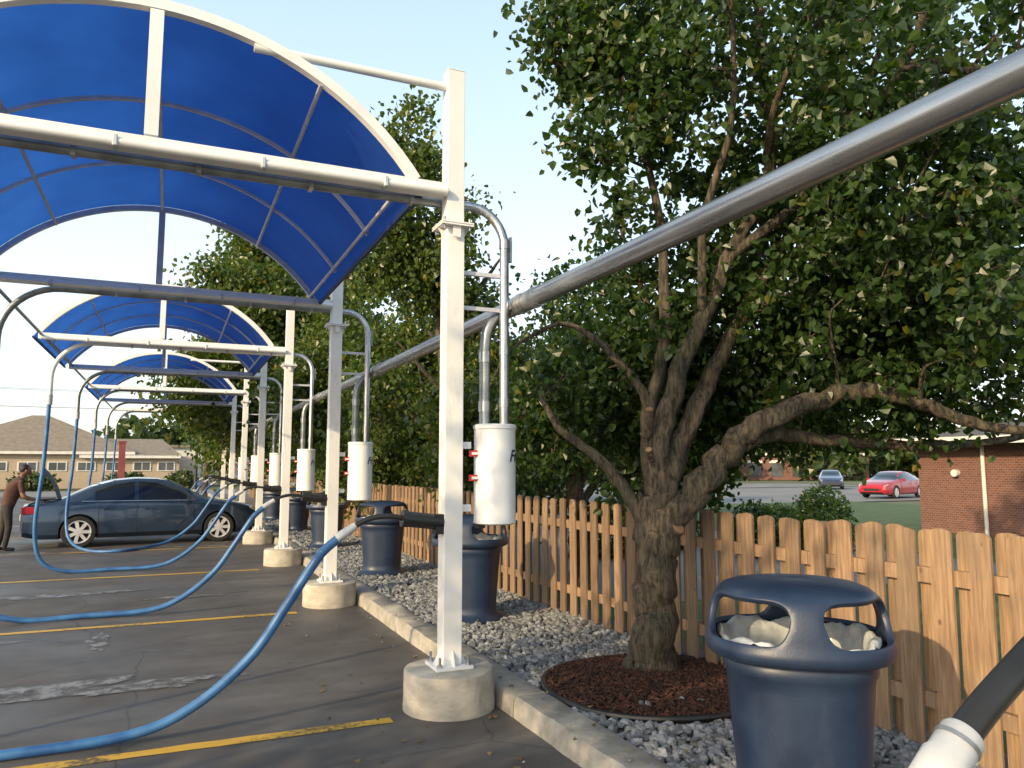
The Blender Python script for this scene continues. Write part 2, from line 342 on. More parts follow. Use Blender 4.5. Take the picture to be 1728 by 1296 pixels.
# mulch bed
mp=empty('mulch_bed',(MC[0],MC[1],0))
b=MB(); prof=[(MR,.10),(MR*.9,.125),(MR*.6,.15),(.15,.18),(0.001,.18)]
b.lathe((0,0,0),prof,48,M['mulch']); b.build('mound',mp)
b=MB(); ring=[(MR*1.0*math.cos(a),MR*math.sin(a),.125+.008*math.sin(3*a)) for a in np.linspace(0,2*pi,65)]
b.tube(ring,.022,8,M['black'],caps=False); b.tube([(p[0],p[1],p[2]-.04) for p in ring],.016,6,M['black'],caps=False); b.build('edging',mp)
n=6200; rr_=MR*.97*np.sqrt(rng.uniform(0,1,n)); a=rng.uniform(0,6.28,n)
P=np.stack([rr_*np.cos(a),rr_*np.sin(a),.125+.06*(1-rr_/MR)+rng.uniform(0,.02,n)],1)
box=np.array([(x,y,z) for x in(-.5,.5) for y in(-.5,.5) for z in(-.5,.5)]); bf=np.array([(0,1,3,2),(4,6,7,5),(0,4,5,1),(2,3,7,6),(0,2,6,4),(1,5,7,3)])
S=np.stack([rng.uniform(.02,.06,n),rng.uniform(.005,.015,n),rng.uniform(.004,.01,n)],1); V=box[None]*S[:,None,:]
q=rng.normal(size=(n,3)); q[:,2]*=.35; q/=np.linalg.norm(q,axis=1)[:,None]; u=np.cross(q,rng.normal(size=(n,3))); u/=np.linalg.norm(u,axis=1)[:,None]; ww=np.cross(q,u)
V=V[:,:,0:1]*q[:,None]+V[:,:,1:2]*u[:,None]+V[:,:,2:3]*ww[:,None]+P[:,None]
ob=np_mesh('wood_chips',V.reshape(-1,3),(bf[None]+(np.arange(n)*8)[:,None,None]).reshape(-1,4),[M['mulch']]); ob.parent=mp
# ------------------------------------------------------------------ fence
fe=empty('wooden_fence',(4.05,0,0)); b=MB(); b2=MB()
y=-.6
def picket(B,x,y,z0,z1,wd,th):
    wd+=random.uniform(-.006,.006); z1+=random.uniform(-.012,.012); ln=random.uniform(-.010,.010); e=.030; x+=random.uniform(-.004,.004)
    pr=[(-wd/2,z0),(wd/2,z0),(wd/2,z1-e),(wd/2-e*.35,z1-e*.35),(wd/2-e,z1-.003),(0,z1+.002),(-wd/2+e,z1-.003),(-wd/2+e*.35,z1-e*.35),(-wd/2,z1-e)]; k=len(pr)
    vs=[(x-th/2,y+p+ln*(z/1.2),z) for p,z in pr]+[(x+th/2,y+p+ln*(z/1.2),z) for p,z in pr]
    fs=[tuple(range(k-1,-1,-1)),tuple(range(k,2*k))]+[(q,(q+1)%k,k+(q+1)%k,k+q) for q in range(k)]
    B.add(vs,fs,M['wood'])
while y<44:
    picket(b,-.028,y,.11,1.35,.128,.017); picket(b2,.036,y+.115,.11,1.345,.132,.017); y+=.23
b.build('front_pickets',fe,smooth=0); b2.build('back_pickets',fe,smooth=0)
b=MB()
for z in (.38,1.08):
    yy=-.7
    while yy<44: b.box((.004,yy+1.2,z),(.042,2.396,.088),M['wood']); yy+=2.4
b.build('rails',fe,smooth=0)
b=MB(); yy=-.7
while yy<44: b.box((.098,yy,.7),(.09,.09,1.25),M['wood']); yy+=2.4
b.build('posts',fe,smooth=0)
# ------------------------------------------------------------------ vacuum stations
BZ=3.79
def arc(c,r,a0,a1,n=10):
    return [(c[0]+r*math.cos(a0+(a1-a0)*i/n),c[1],c[2]+r*math.sin(a0+(a1-a0)*i/n)) for i in range(n+1)]
def station(Y,top,idx,boom=True):
    e=empty('vacuum_station',(1.9,Y,0))
    b=MB(); r=.325; R_=random.Random(idx)
    b.lathe((0,0,0),[(r*1.0,-.01),(r*1.01,.03),(r,.10),(r,.245),(r*.985,.27),(r*.93,.278),(.001,.28)],40,M['conc2'])
    b.v=[(x*(1+R_.uniform(-.006,.006)),y*(1+R_.uniform(-.006,.006)),z+R_.uniform(-.003,.003)) for x,y,z in b.v]
    b.build('concrete_footing',e,smooth=50)
    b=MB(); b.box((0,0,.292),(.27,.27,.022),M['white'])
    for sx_ in(-1,1):
        for sy_ in(-1,1):
            b.tube([(sx_*.105,sy_*.105,.30),(sx_*.105,sy_*.105,.37)],.010,8,M['steel']); b.tube([(sx_*.105,sy_*.105,.304),(sx_*.105,sy_*.105,.322)],.019,6,M['steel'])
    for s_ in(-1,1):
        b.add([(s_*.072,-.004,.303),(s_*.125,-.004,.303),(s_*.072,-.004,.40),(s_*.072,.004,.303),(s_*.125,.004,.303),(s_*.072,.004,.40)],[(0,1,2),(5,4,3),(0,3,4,1),(1,4,5,2),(2,5,3,0)],M['white'])
        b.add([(-.004,s_*.072,.303),(-.004,s_*.125,.303),(-.004,s_*.072,.40),(.004,s_*.072,.303),(.004,s_*.125,.303),(.004,s_*.072,.40)],[(0,1,2),(5,4,3),(0,3,4,1),(1,4,5,2),(2,5,3,0)],M['white'])
    b.build('base_plate',e,smooth=0)
    b=MB(); b.box((0,0,(.30+3.5)/2),(.14,.14,3.2),M['white_col'])
    b.box((0,0,(3.53+top)/2),(.135,.135,top-3.53),M['white_col']); b.box((0,0,top+.004),(.14,.14,.008),M['white'])
    b.build('column',e,smooth=0,bevel=.012)
    b=MB()
    b.box((0,0,3.505),(.25,.25,.012),M['white']); b.box((0,0,3.522),(.25,.25,.012),M['white'])
    for s_ in(-1,1):
        b.add([(s_*.072,-.004,3.498),(s_*.12,-.004,3.498),(s_*.072,-.004,3.42),(s_*.072,.004,3.498),(s_*.12,.004,3.498),(s_*.072,.004,3.42)],[(0,1,2),(5,4,3),(0,3,4,1),(1,4,5,2),(2,5,3,0)],M['white'])
        for t_ in(-1,1): b.tube([(s_*.1,t_*.1,3.47),(s_*.1,t_*.1,3.56)],.009,8,M['steel'])
        b.box((0,s_*.095,3.46),(.06,.012,.09),M['white'])
    b.build('flange',e,smooth=0)
    b=MB(); cx=.35; R=.16
    b.lathe((cx,0,0),[(.001,1.275),(R-.02,1.275),(R,1.285),(R,1.30),(R-.003,1.306),(R-.003,1.98),(R+.004,1.985),(R+.004,2.01),(R-.01,2.02),(.001,2.022)],40,M['white'])
    for z in (1.62,1.80):
        b.box((cx-.175,-.02,z),(.07,.035,.045),M['red']); b.box((cx-.175,-.045,z),(.05,.012,.02),M['white'])
    b.box((.1,0,1.86),(.10,.05,.05),M['white']); b.box((.1,0,1.4),(.10,.05,.05),M['white'])
    b.box((cx-.12,.0,1.262),(.05,.1,.02),M['dark'])
    b.build('vacuum_canister',e,smooth=40)
    cu=bpy.data.curves.new('t','FONT'); cu.body='Fr'; cu.size=.125; cu.extrude=.0; cu.shear=.3; cu.offset=.002
    to=bpy.data.objects.new('t',cu); scene.collection.objects.link(to)
    dg=bpy.context.evaluated_depsgraph_get(); me=bpy.data.meshes.new_from_object(to.evaluated_get(dg)); bpy.data.objects.remove(to)
    for v_ in me.vertices:
        th=math.radians(-71)+v_.co.x/R; z=1.74+v_.co.y; v_.co=(cx+(R+.001)*math.cos(th),(R+.001)*math.sin(th),z)
    me.materials.clear(); me.materials.append(M['navytext']); t=bpy.data.objects.new('lettering',me); scene.collection.objects.link(t); t.parent=e
    b=MB()
    p1=[(.41,-.04,2.0),(.41,-.04,3.42)]+[(.41-.27*(1-math.cos(a)),-.04+.10*(a/1.57),3.42+.30*math.sin(a)) for a in np.linspace(.15,pi/2,9)]
    p1+=[(.0,.118,BZ-.06)]
    b.tube(p1,.036,14,M['steel'])
    for z in (2.15,2.55,3.38): b.tube([(.41,-.04,z),(.41,-.04,z+.07)],.041,14,M['steel'])
    b.tube([(.29,.06,2.0),(.29,.06,2.56)]+spline([(.29,.06,2.60),(.31,.06,2.74),(.38,.06,2.85),(.50,.06,2.93)],4),.042,14,M['dsteel'])
    b.tube([(.29,.06,2.12),(.29,.06,2.2)],.048,14,M['steel']); b.tube([(.29,.06,2.5),(.29,.06,2.58)],.047,14,M['steel'])
    b.box((.24,-.0,3.17),(.33,.03,.03),M['rib']); b.box((.24,0,2.9),(.33,.025,.03),M['rib'])
    b.box((.46,-.04,3.38),(.02,.03,.2),M['dsteel'])
    b.build('pipes',e)
    if boom:
        b=MB(); y0=.118; z0=BZ-.06; xe=-3.1
        pts=[(.0,y0,z0),(-1.5,y0,z0),(xe,y0,z0)]+arc((xe,y0,z0-.6),.6,pi/2,pi,10)+[(xe-.6,y0,2.8)]
        b.tube(pts,.036,14,M['white'] if idx==2 else M['dsteel'])
        for x in (-.3,-1.05,-1.8,-2.55): b.box((x,.118,z0-.0),(.03,.082,.082),M['steel'])
        b.tube([(xe-.6,y0,2.86),(xe-.6,y0,2.70)],.043,14,M['cuff']); b.build('boom_pipe',e)
        b=MB(); b.box((-1.98,0,BZ),(3.83,.10,.10),M['white']); b.tube([(-.072,-.085,BZ-.035),(-3.85,-.085,BZ-.035)],.032,12,M['white'])
        for x in (-.55,-1.4,-2.3,-3.2): b.box((x,-.07,BZ-.035),(.03,.105,.075),M['rib'])
        b.build('cross_beam',e,smooth=40,bevel=.006)
        hx=xe-.6
        jj=[0,.1,.15,-.9,.2,-.3,.1,0][idx]
        pts=spline([(-.81,-.02,1.22),(-.92,0,1.12),(-1.02,.02,.97),(-1.15,.04,.76),(-1.36,.05,.46),(-1.69,.06,.19),(-2.05,.07+.25*jj,.06),(-2.7,.08+jj,.034),(-3.3,.10+jj*.7,.034),(-3.68,.12+jj*.25,.22),(hx-.09,.12,.75),(hx-.03,.118,1.7),(hx,.118,2.78)],14)
    else:
        pts=spline([(-1.035,0,1.314),(-1.08,0,1.28),(-1.18,.0,1.14),(-1.3,.0,.9),(-1.5,-.02,.5),(-1.8,-.1,.15),(-2.3,-.3,.034),(-3.2,-.6,.034)],20)
    b=MB(); dense=[]
    for i in range(len(pts)-1):
        dense+= [pts[i],pts[i].lerp(pts[i+1],.5)]
    dense.append(pts[-1])
    rad=[(.030 if boom else .024)+.0024*(i%2) for i in range(len(dense))]
    b.tube(dense,rad,12,M['hose']); b.build('hose',e)
    b=MB()
    if boom:
        b.tube([(-.072,-.02,1.30),(-.36,-.02,1.335)],.055,16,M['black']); b.tube([(-.33,-.02,1.333),(-.37,-.02,1.338)],.060,16,M['black'])
        b.box((-.1,-.02,1.29),(.06,.09,.14),M['dark'])
        b.tube(spline([(-.3,-.02,1.33),(-.48,-.02,1.355),(-.62,-.02,1.335),(-.75,-.02,1.265)],5),[.019]*16,12,M['black'])
        b.tube([(-.70,-.02,1.296),(-.83,-.02,1.212)],[.028,.035],12,M['cuff'])
    else:
        z_=.014
        b.tube([(-.072,0,1.62),(-.36,0,1.60+z_)],.055,16,M['black'])
        b.tube(spline([(-.3,0,1.60+z_),(-.55,0,1.56+z_),(-.76,0,1.485+z_),(-.92,0,1.403+z_),(-1.01,0,1.345+z_)],8),.0195,20,M['black'])
        b.tube([(-.988,0,1.360+z_),(-.992,0,1.357+z_),(-1.02,0,1.335+z_),(-1.024,0,1.332+z_),(-1.050,0,1.309+z_),(-1.054,0,1.305+z_)],[.023,.026,.026,.0285,.0285,.025],28,M['cuff'])
        b.tube([(-1.0,0,1.3515+z_),(-1.004,0,1.348+z_)],.0275,28,M['dsteel'])
    b.build('nozzle_wand',e)
    return e
frames=[(5.4,4.74),(9.9,4.25),(14.2,4.74),(18.35,4.25),(22.7,4.74),(27.0,4.25),(31.3,4.74)]
for i,(Y,t) in enumerate(frames): station(Y,t,i)
station(.68,4.25,0,boom=False)
b=MB(); b.tube([(0,-2,0),(0,16,0)],.068,28,M['steel2']); b.tube([(0,16,0),(0,34,0)],.062,20,M['steel2'])
for y in (1.15,4.98,5.2,9.7,14.0,18.1,22.5,27): b.tube([(0,y,0),(0,y+.2,0)],.0735,28,M['steel'])
for y in (5.04,5.28,9.6,13.9): b.tube([(0,y,0),(0,y+.03,0)],.080,28,M['steel'])
mo=b.build('vacuum_manifold_pipe'); mo.location=(2.43,0,2.95)
b=MB(); b.tube([(0,5.4,0),(0,31.3,0)],.022,10,M['dsteel']); to=b.build('tie_bar'); to.location=(-1.93,0,BZ)
# ------------------------------------------------------------------ awnings
AC=-.2; AH=1.8; RISE=.93; AR=(AH**2+RISE**2)/(2*RISE); A0=math.asin(AH/AR)
def apt(a,r,y): return (AC+r*math.sin(a),y,BZ+.05+r*math.cos(a)-(AR-RISE))
def awning(y0,y1):
    e=empty('canopy_awning',(0,0,0))
    b=MB(); na,ny=48,30; vs=[];fs=[]
    for j in range(ny+1):
        yy=y0+.03+(y1-y0-.06)*j/ny
        sag=.018*abs(math.sin(3*pi*j/ny))
        for i in range(na+1):
            a=-A0*1.045+2*A0*1.045*i/na; vs.append(apt(a,AR+.03-sag*(1-.3*math.sin(i*.9+j*.4)),yy))
    for j in range(ny):
        for i in range(na): k=j*(na+1)+i; fs.append((k,k+1,k+na+2,k+na+1))
    b.add(vs,fs,M['fabric']); b.build('fabric',e)
    b=MB()
    def arch(y,rw,rh,mat,r=AR,a_=A0):
        n=40; v=[];f=[]
        for i in range(n+1):
            a=-a_+2*a_*i/n
            for (dr,dy) in ((-rh,-rw),(rh,-rw),(rh,rw),(-rh,rw)): v.append(apt(a,r+dr,y+dy))
        for i in range(n):
            for k in range(4): f.append((i*4+k,(i+1)*4+k,(i+1)*4+(k+1)%4,i*4+(k+1)%4))
        b.add(v,f,mat)
    arch(y0,.035,.035,M['white']); arch(y1,.03,.028,M['rib'])
    b.box((AC,y0,BZ+.05+RISE/2-.01),(.085,.06,RISE-.06),M['white']); b.box((AC,y1,BZ+.05+RISE/2-.01),(.07,.05,RISE-.06),M['rib'])
    b.tube([(1.84,y0,4.62),(.42,y0,4.62)],.032,12,M['white'])
    b.build('arch_frame',e,smooth=35)
    b=MB(); dy=(y1-y0)/3
    for k in (1,2): arch(y0+dy*k,.018,.014,M['rib'],AR-.004)
    for a in (-A0*.98,-A0*.55,0,A0*.55,A0*.98):
        b.tube([apt(a,AR-.026,y0),apt(a,AR-.026,y1)],.018,8,M['rib'])
    b.build('ribs',e,smooth=35)
    b=MB()
    for s_ in(-1,1): b.tube([apt(s_*A0*1.045,AR+.02,y0+.02),apt(s_*A0*1.045,AR+.02,y1-.02)],.022,8,M['fabric_edge'])
    b.build('edge_trim',e)
awning(5.4,9.9); awning(14.2,18.35); awning(22.7,27.0)
# ------------------------------------------------------------------ trash cans
def can(x,y,rz=0,s=1.0):
    e=empty('trash_can',(x,y,.10),rz); e.scale=(s,s,s)
    b=MB(); n=64
    b.lathe((0,0,0),[(.001,0),(.34,0),(.35,.012),(.35,.035),(.33,.05),(.29,.07),(.272,.10),(.275,.16),(.312,.64),(.318,.69),(.326,.70),(.332,.72),(.332,.745),(.325,.76),(.325,.79)],n,M['navy'],sq=2.6)
    b.build('body',e,smooth=50)
    prof=[(.33,.755),(.372,.765),(.404,.78),(.416,.80),(.416,.825),(.408,.845),(.404,.858),(.402,.885),(.397,.925),(.388,.965),(.375,1.0),(.362,1.025),(.350,1.037),(.328,1.055),(.29,1.069),(.20,1.085),(.10,1.09),(.001,1.092)]
    B=MB(); vs=[];fs=[]
    n=120
    for (r,z) in prof:
        for k in range(n):
            an=2*pi*k/n; q=1/((abs(math.cos(an))**2.7+abs(math.sin(an))**2.7)**(1/2.7)); q=1+(q-1)*.75
            vs.append((r*q*math.cos(an)*.98,r*q*math.sin(an)*.98,z))
    lims={6:16,7:12,8:10,9:10,10:12,11:17}
    for i in range(len(prof)-1):
        for k in range(n):
            an=(2*pi*(k+.5)/n); dd=abs(((an+pi/4)%(pi/2))-pi/4)
            if i in lims and dd>math.radians(lims[i]): continue
            fs.append((i*n+k,i*n+(k+1)%n,(i+1)*n+(k+1)%n,(i+1)*n+k))
    B.add(vs,fs,M['navy']); h=B.build('hood',e,smooth=60)
    bm=_b.new(); bm.from_mesh(h.data); bd=[v_ for v_ in bm.verts if v_.is_boundary and .84<v_.co.z<1.06]
    for _ in range(5):
        new={}
        for v_ in bd:
            nb=[e_.other_vert(v_) for e_ in v_.link_edges if e_.is_boundary]
            if len(nb)==2: new[v_]=(v_.co*2+nb[0].co+nb[1].co)/4
        for v_,c_ in new.items(): v_.co=c_
    loose=[v_ for v_ in bm.verts if not v_.link_faces]; _b.ops.delete(bm,geom=loose,context='VERTS')
    bm.to_mesh(h.data); bm.free()
    sm=h.modifiers.new('s','SOLIDIFY'); sm.thickness=.030; sm.offset=-1
    bv=h.modifiers.new('b','BEVEL'); bv.width=.010; bv.segments=2; bv.limit_method='ANGLE'; bv.angle_limit=math.radians(50)
    B=MB(); vs=[];fs=[];n=72; R_=random.Random(int(x*100+y*10))
    pr=[(.28,.62),(.315,.78),(.33,.835),(.345,.852),(.360,.848),(.364,.83)]
    for j,(r,z) in enumerate(pr):
        for k in range(n):
            a=2*pi*k/n; q=1/((abs(math.cos(a))**2.7+abs(math.sin(a))**2.7)**(1/2.7)); q=1+(q-1)*.7
            rr=r*q*.95*(1+.012*math.sin(11*a)+.01*math.sin(23*a+1)); zz=z+(.012*math.sin(7*a)+.010*math.sin(17*a+j)+R_.uniform(-.005,.005))*(1 if j>0 else 0)
            vs.append((rr*math.cos(a),rr*math.sin(a),zz))
    for j in range(len(pr)-1):
        for k in range(n): fs.append((j*n+k,j*n+(k+1)%n,(j+1)*n+(k+1)%n,(j+1)*n+k))
    B.add(vs,fs,M['bag']); B.lathe((0,0,0),[(.3,.62),(.001,.60)],40,M['bag']); B.build('bin_liner',e,smooth=80)
crz=math.radians(233)
can(2.66,2.79,crz); can(2.99,7.85,crz+.15); can(3.0,11.6,crz+.25); can(2.95,15.8,crz+.2); can(2.95,20.0,crz)
can(2.95,24.3,crz)
# ------------------------------------------------------------------ trees
def leaves(P,size,mat,name,droop=.7,flat=0):
    n=len(P); d_=rng.normal(size=(n,3)); d_[:,2]-=droop
    if flat: d_[:,2]*=.1
    d_/=np.linalg.norm(d_,axis=1)[:,None]
    r_=rng.normal(size=(n,3)); 
    if flat: r_=r_*.15+np.array([0,0,1])
    u=np.cross(d_,r_); u/=np.linalg.norm(u,axis=1)[:,None]; w_=np.cross(d_,u)
    s=size*rng.uniform(.6,1.2,n)[:,None]; fold=rng.uniform(.05,.3,n)[:,None]
    A=lambda a,b_,c: P+d_*s*a+u*s*b_+w_*s*c*fold*3
    V=np.stack([A(0,0,0),A(.30,.40,.33),A(.68,.27,.22),A(1,0,-.1),A(.68,-.27,.22),A(.30,-.40,.33)],1)
    F=np.array([(0,1,2,3),(0,3,4,5)])[None]+(np.arange(n)*6)[:,None,None]
    return np_mesh(name,V.reshape(-1,3),F.reshape(-1,4),[mat])
def tree(name,base,limbs,lobes,nclump,nleaf,size,mat,sig=.17,seed=1,sides=10,twigr=.013):
    R=np.random.default_rng(seed); e=empty(name,base); off=Vector(base); b=MB(); pool=[]
    for pts,rad in limbs:
        sp=spline(pts,6); rr=lerp_r(rad,len(sp)); loc=[]
        for i,p in enumerate(sp):
            jit=Vector(R.normal(size=3))*rr[i]*.16 if 0<i else Vector((0,0,0)); q=p+jit; loc.append(q-off); pool.append((q,rr[i]))
        b.tube(loc,rr,sides,M['bark'],wob=.06)
    PP=np.array([tuple(p) for p,_ in pool]); PR=np.array([r for _,r in pool])
    wts=np.array([l[3]**2.2*(l[4] if len(l)>4 else 1) for l in lobes]); wts/=wts.sum()
    L=[]; zmin=PP[:,2].min()
    for c in range(nclump):
        lb=lobes[R.choice(len(lobes),p=wts)]; dv=R.normal(size=3); dv/=np.linalg.norm(dv); rad=lb[3]*R.uniform(.15,1)**.45
        P=np.array(lb[:3])+dv*rad*np.array([1,1,.9])
        dist=np.linalg.norm((PP-P),axis=1)+np.maximum(0,PP[:,2]-P[2])*1.2+(PP[:,2]<zmin+.9)*3
        k=int(dist.argmin()); S=PP[k]; mid=(S+P)/2+R.normal(size=3)*.12*np.linalg.norm(P-S)+np.array([0,0,.06])
        r0=min(PR[k]*.6,twigr*1.6)
        br=spline([tuple(S),tuple(mid),tuple(P)],3); b.tube([q-off for q in br],lerp_r([r0,twigr*.7,twigr*.3],len(br)),4,M['bark'],caps=False)
        PP=np.vstack([PP,mid[None],P[None]]); PR=np.append(PR,[twigr,twigr*.7])
        m_=int(nleaf*R.uniform(.5,1.5)); tt=R.uniform(.35,1.15,m_)[:,None]; ss=sig*R.uniform(.7,1.4)
        L.append(P+(mid-P)*(1-tt)*.8+R.normal(size=(m_,3))*ss*np.array([1,1,.8]))
    b.build('trunk_and_branches',e,smooth=70)
    Lp=np.concatenate(L)-np.array(base); lo=leaves(Lp,size,mat,'foliage'); lo.parent=e
    return e
T=(3.46,5.12,.1)
limbs=[([(3.46,5.12,.08),(3.46,5.12,.25),(3.47,5.12,.6),(3.48,5.12,1.0),(3.50,5.12,1.35),(3.52,5.12,1.6)],[.235,.175,.158,.155,.165,.12]),
([(3.46,5.13,1.15),(3.30,5.22,1.5),(3.08,5.36,1.8),(2.84,5.46,2.0),(2.74,5.6,2.25)],[.065,.05,.04,.03,.018]),
([(3.5,5.12,1.4),(3.53,5.1,1.9),(3.66,5.05,2.35),(3.87,4.95,2.9),(4.1,4.85,3.45),(4.38,4.7,4.1),(4.35,4.7,5.3),(4.3,4.7,6.2)],[.10,.085,.075,.065,.055,.045,.035,.02]),
([(3.52,5.08,1.2),(3.70,4.98,1.45),(3.93,4.85,1.78),(4.2,4.65,2.05),(4.75,4.3,2.28),(5.15,4.05,2.18),(5.5,3.8,2.0),(5.9,3.4,1.95)],[.13,.115,.10,.085,.065,.05,.04,.02]),
([(4.0,4.82,1.85),(4.4,4.75,1.95),(5.1,4.6,1.9),(6,4.3,1.88),(6.8,4.1,2.0)],[.06,.055,.045,.035,.02]),
([(3.5,5.15,1.5),(3.50,5.2,2.1),(3.64,5.16,2.7),(3.62,5.15,3.7),(3.4,5.2,4.6),(3.1,5.25,5.4)],[.075,.06,.05,.035,.025,.015]),
([(3.62,5.1,1.6),(3.9,5.1,2.2),(4.4,5.0,3.1),(4.9,4.6,4.1),(5.2,4.2,5.2)],[.09,.075,.055,.04,.02]),
([(3.53,5.15,1.95),(3.42,5.22,2.35),(3.1,5.3,2.7),(2.85,5.5,2.86),(2.6,5.8,2.7)],[.04,.035,.026,.02,.012]),
([(4.1,4.85,3.4),(4.5,4.3,3.9),(4.6,3.6,4.5),(4.4,3.0,5.2)],[.045,.035,.028,.015]),
([(4.4,4.95,3.0),(5.1,4.6,3.3),(5.6,4.0,3.6),(5.8,3.4,3.7)],[.045,.035,.026,.015]),
([(3.7,5.1,1.7),(4.1,5.4,2.1),(4.8,5.9,2.6),(5.3,6.3,3.3)],[.06,.05,.035,.015]),
([(3.87,4.95,2.85),(3.75,4.75,3.6),(3.85,4.5,4.4),(3.7,4.3,5.4)],[.04,.03,.025,.015]),
([(3.64,5.16,2.7),(3.75,5.6,3.2),(3.7,5.9,3.9)],[.035,.028,.015]),
([(4.6,3.6,4.5),(4.9,3.0,4.2),(5.0,2.5,3.7)],[.028,.02,.012]),
([(4.35,4.7,4.2),(4.1,4.2,4.6),(4.2,3.7,5.1)],[.035,.025,.012]),
([(4.9,4.6,4.0),(5.1,3.9,4.2),(5.0,3.2,4.6)],[.035,.025,.012]),
]
lobes=[(2.98,5.3,5.23,.45,1.7),(3.4,5.33,5.25,.72,1.2),(3.18,5.15,4.40,.42,1.5),(3.3,5.15,3.75,.22,1.8),(3.97,5.02,4.6,.72,1.2),(4.11,4.2,4.85,.9,.7),(4.43,3.29,4.6,1.0,.65),(4.88,3.86,3.7,1.05,.9),(5.31,5.08,3.5,1.15,1.1),
(4.9,3.2,2.9,.62,.9),(5.31,4.76,2.65,.9,1.3),(5.05,5.97,3.0,.9,1.1),(3.45,6.1,2.5,.5,1.5),(3.75,5.97,3.5,.42,1.2),(3.35,6.7,2.1,.5,1.6),(4.8,6.2,2.05,.6,1.8),(5.5,5.6,2.1,.5,1.7),(6.0,4.45,2.6,.7,1.3),(4.4,5.2,3.95,.6,.8),
(4.4,5,6.1,1.1,.6),(5,4,5.8,1.2,.55),(5.9,3.5,3.3,1.0,.8),(5.8,4.6,4.6,1.2,.6),(4.1,5.9,2.5,.6,1.7),(3.1,5.7,2.5,.35,1.4),(4.55,6.6,2.6,.8,1.4),(6.6,5.2,3.2,1.1,.9),(3.9,6.9,2.3,.6,1.5),(7.0,6.0,2.9,.9,1.0),(4.2,5.3,3.2,.5,1.5),(3.8,5.4,2.8,.42,1.6),(4.45,4.5,2.95,.5,1.0),(5.9,6.6,2.5,.7,1.3),(4.4,5.5,2.5,.45,1.8),(4.3,6.3,1.65,.42,1.8),(4.9,6.6,1.6,.4,1.8)]
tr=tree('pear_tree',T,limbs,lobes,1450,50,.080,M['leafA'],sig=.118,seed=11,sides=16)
b=MB()
def stub(p,q,r):
    p=Vector(p)-Vector(T); q=Vector(q)-Vector(T); dd=(q-p).normalized()
    b.tube([p,q],[r*1.15,r],14,M['bark'],wob=.04); b.tube([q-dd*.01,q+dd*.006],[r*.8,r*.8],14,M['cut'])
stub((3.55,5.08,1.15),(3.57,4.93,1.24),.06); stub((3.42,5.1,1.95),(3.36,4.98,2.14),.035); stub((3.40,5.02,1.75),(3.33,4.95,1.83),.028)
b.build('pruned_stubs',tr)
def pyramid(x,y,h,r,z0,seed,nc,nl,size,mat,sig,lean=0,name='pear_tree'):
    R=random.Random(seed); base=(x,y,.05)
    limbs=[([(x,y,0),(x,y,z0*.6),(x+R.uniform(-.1,.1),y,z0+.3),(x+lean*.5,y,h*.6),(x+lean,y,h*.93)],[.17,.14,.12,.07,.02])]
    for k in range(12):
        a=k*2.4; zz=z0+ (h-z0)*.55*k/12; rr=r*.75*(1-.5*k/12)
        limbs.append(([(x,y,zz),(x+.4*rr*math.cos(a),y+.4*rr*math.sin(a),zz+.45*rr),(x+rr*math.cos(a),y+rr*math.sin(a),zz+1.0*rr)],[.06,.045,.02]))
    lobes=[]
    for k in range(26):
        t=R.random()**.8; zz=z0+(h-z0)*t; rr=r*(1-t**1.7)*.9+.15; a=R.uniform(0,6.28); q=R.uniform(.3,.8)*rr
        lobes.append((x+lean*t+q*math.cos(a),y+q*math.sin(a),zz,max(.35,rr*R.uniform(.35,.55))))
    return tree(name,base,limbs,lobes,nc,nl,size,mat,sig=sig,seed=seed,sides=10,twigr=.02)
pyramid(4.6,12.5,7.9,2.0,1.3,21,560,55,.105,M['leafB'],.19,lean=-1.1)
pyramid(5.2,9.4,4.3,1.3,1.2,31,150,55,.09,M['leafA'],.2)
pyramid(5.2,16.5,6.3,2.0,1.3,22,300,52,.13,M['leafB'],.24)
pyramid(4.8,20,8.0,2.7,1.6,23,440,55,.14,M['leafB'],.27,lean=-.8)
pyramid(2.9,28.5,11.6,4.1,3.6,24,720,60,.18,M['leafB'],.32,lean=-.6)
pyramid(4.8,36,9,3.5,1.8,25,300,50,.22,M['leafB'],.45)
pyramid(1.9,47,6.2,2.0,3.8,26,70,30,.2,M['leafF'],.4,name='locust_tree')
pyramid(18,29,5.5,2.0,1.8,27,150,50,.2,M['leafB'],.3,name='shade_tree')
pyramid(10,30,7.5,3.6,1.2,28,300,50,.24,M['leafF'],.45,name='shade_tree')
pyramid(12,19,6.0,2.4,1.2,29,240,55,.15,M['leafA'],.32,name='shade_tree')
# tree on the far side of the lot, left of the photographer: it dapples the near posts, trunk and fence
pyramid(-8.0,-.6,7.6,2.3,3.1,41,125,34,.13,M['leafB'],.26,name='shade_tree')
def mass(name,items,size,mat,dens):
    L=[]
    for (x,y,z,rx,ry,rz) in items:
        n=int(dens*rx*rz); dv=rng.normal(size=(n,3)); dv/=np.linalg.norm(dv,axis=1)[:,None]
        L.append(np.array([x,y,z])+dv*np.array([rx,ry,rz])*rng.uniform(.55,1.0,(n,1)))
    return leaves(np.concatenate(L),size,mat,name,droop=.2)
it=[]
for k in range(60):
    a=math.radians(rng.uniform(-2,62)); D_=rng.uniform(95,150); it.append((D_*math.sin(a),D_*math.cos(a),rng.uniform(2,4.5),rng.uniform(4,8),4,rng.uniform(3,5.5)))
mass('distant_trees',it,1.3,M['leafF'],22)
mass('hedge',[(10.8,10.6,.6,.6,.6,.8),(9.9,11.3,.5,.5,.5,.6)],.07,M['leafA'],8000)
mass('shrub',[(12.9,14,.4,.5,.5,.5),(7.4,12.3,.5,.6,.6,.65),(9.2,13.2,.5,.8,.7,.7)],.08,M['leafA'],6000)
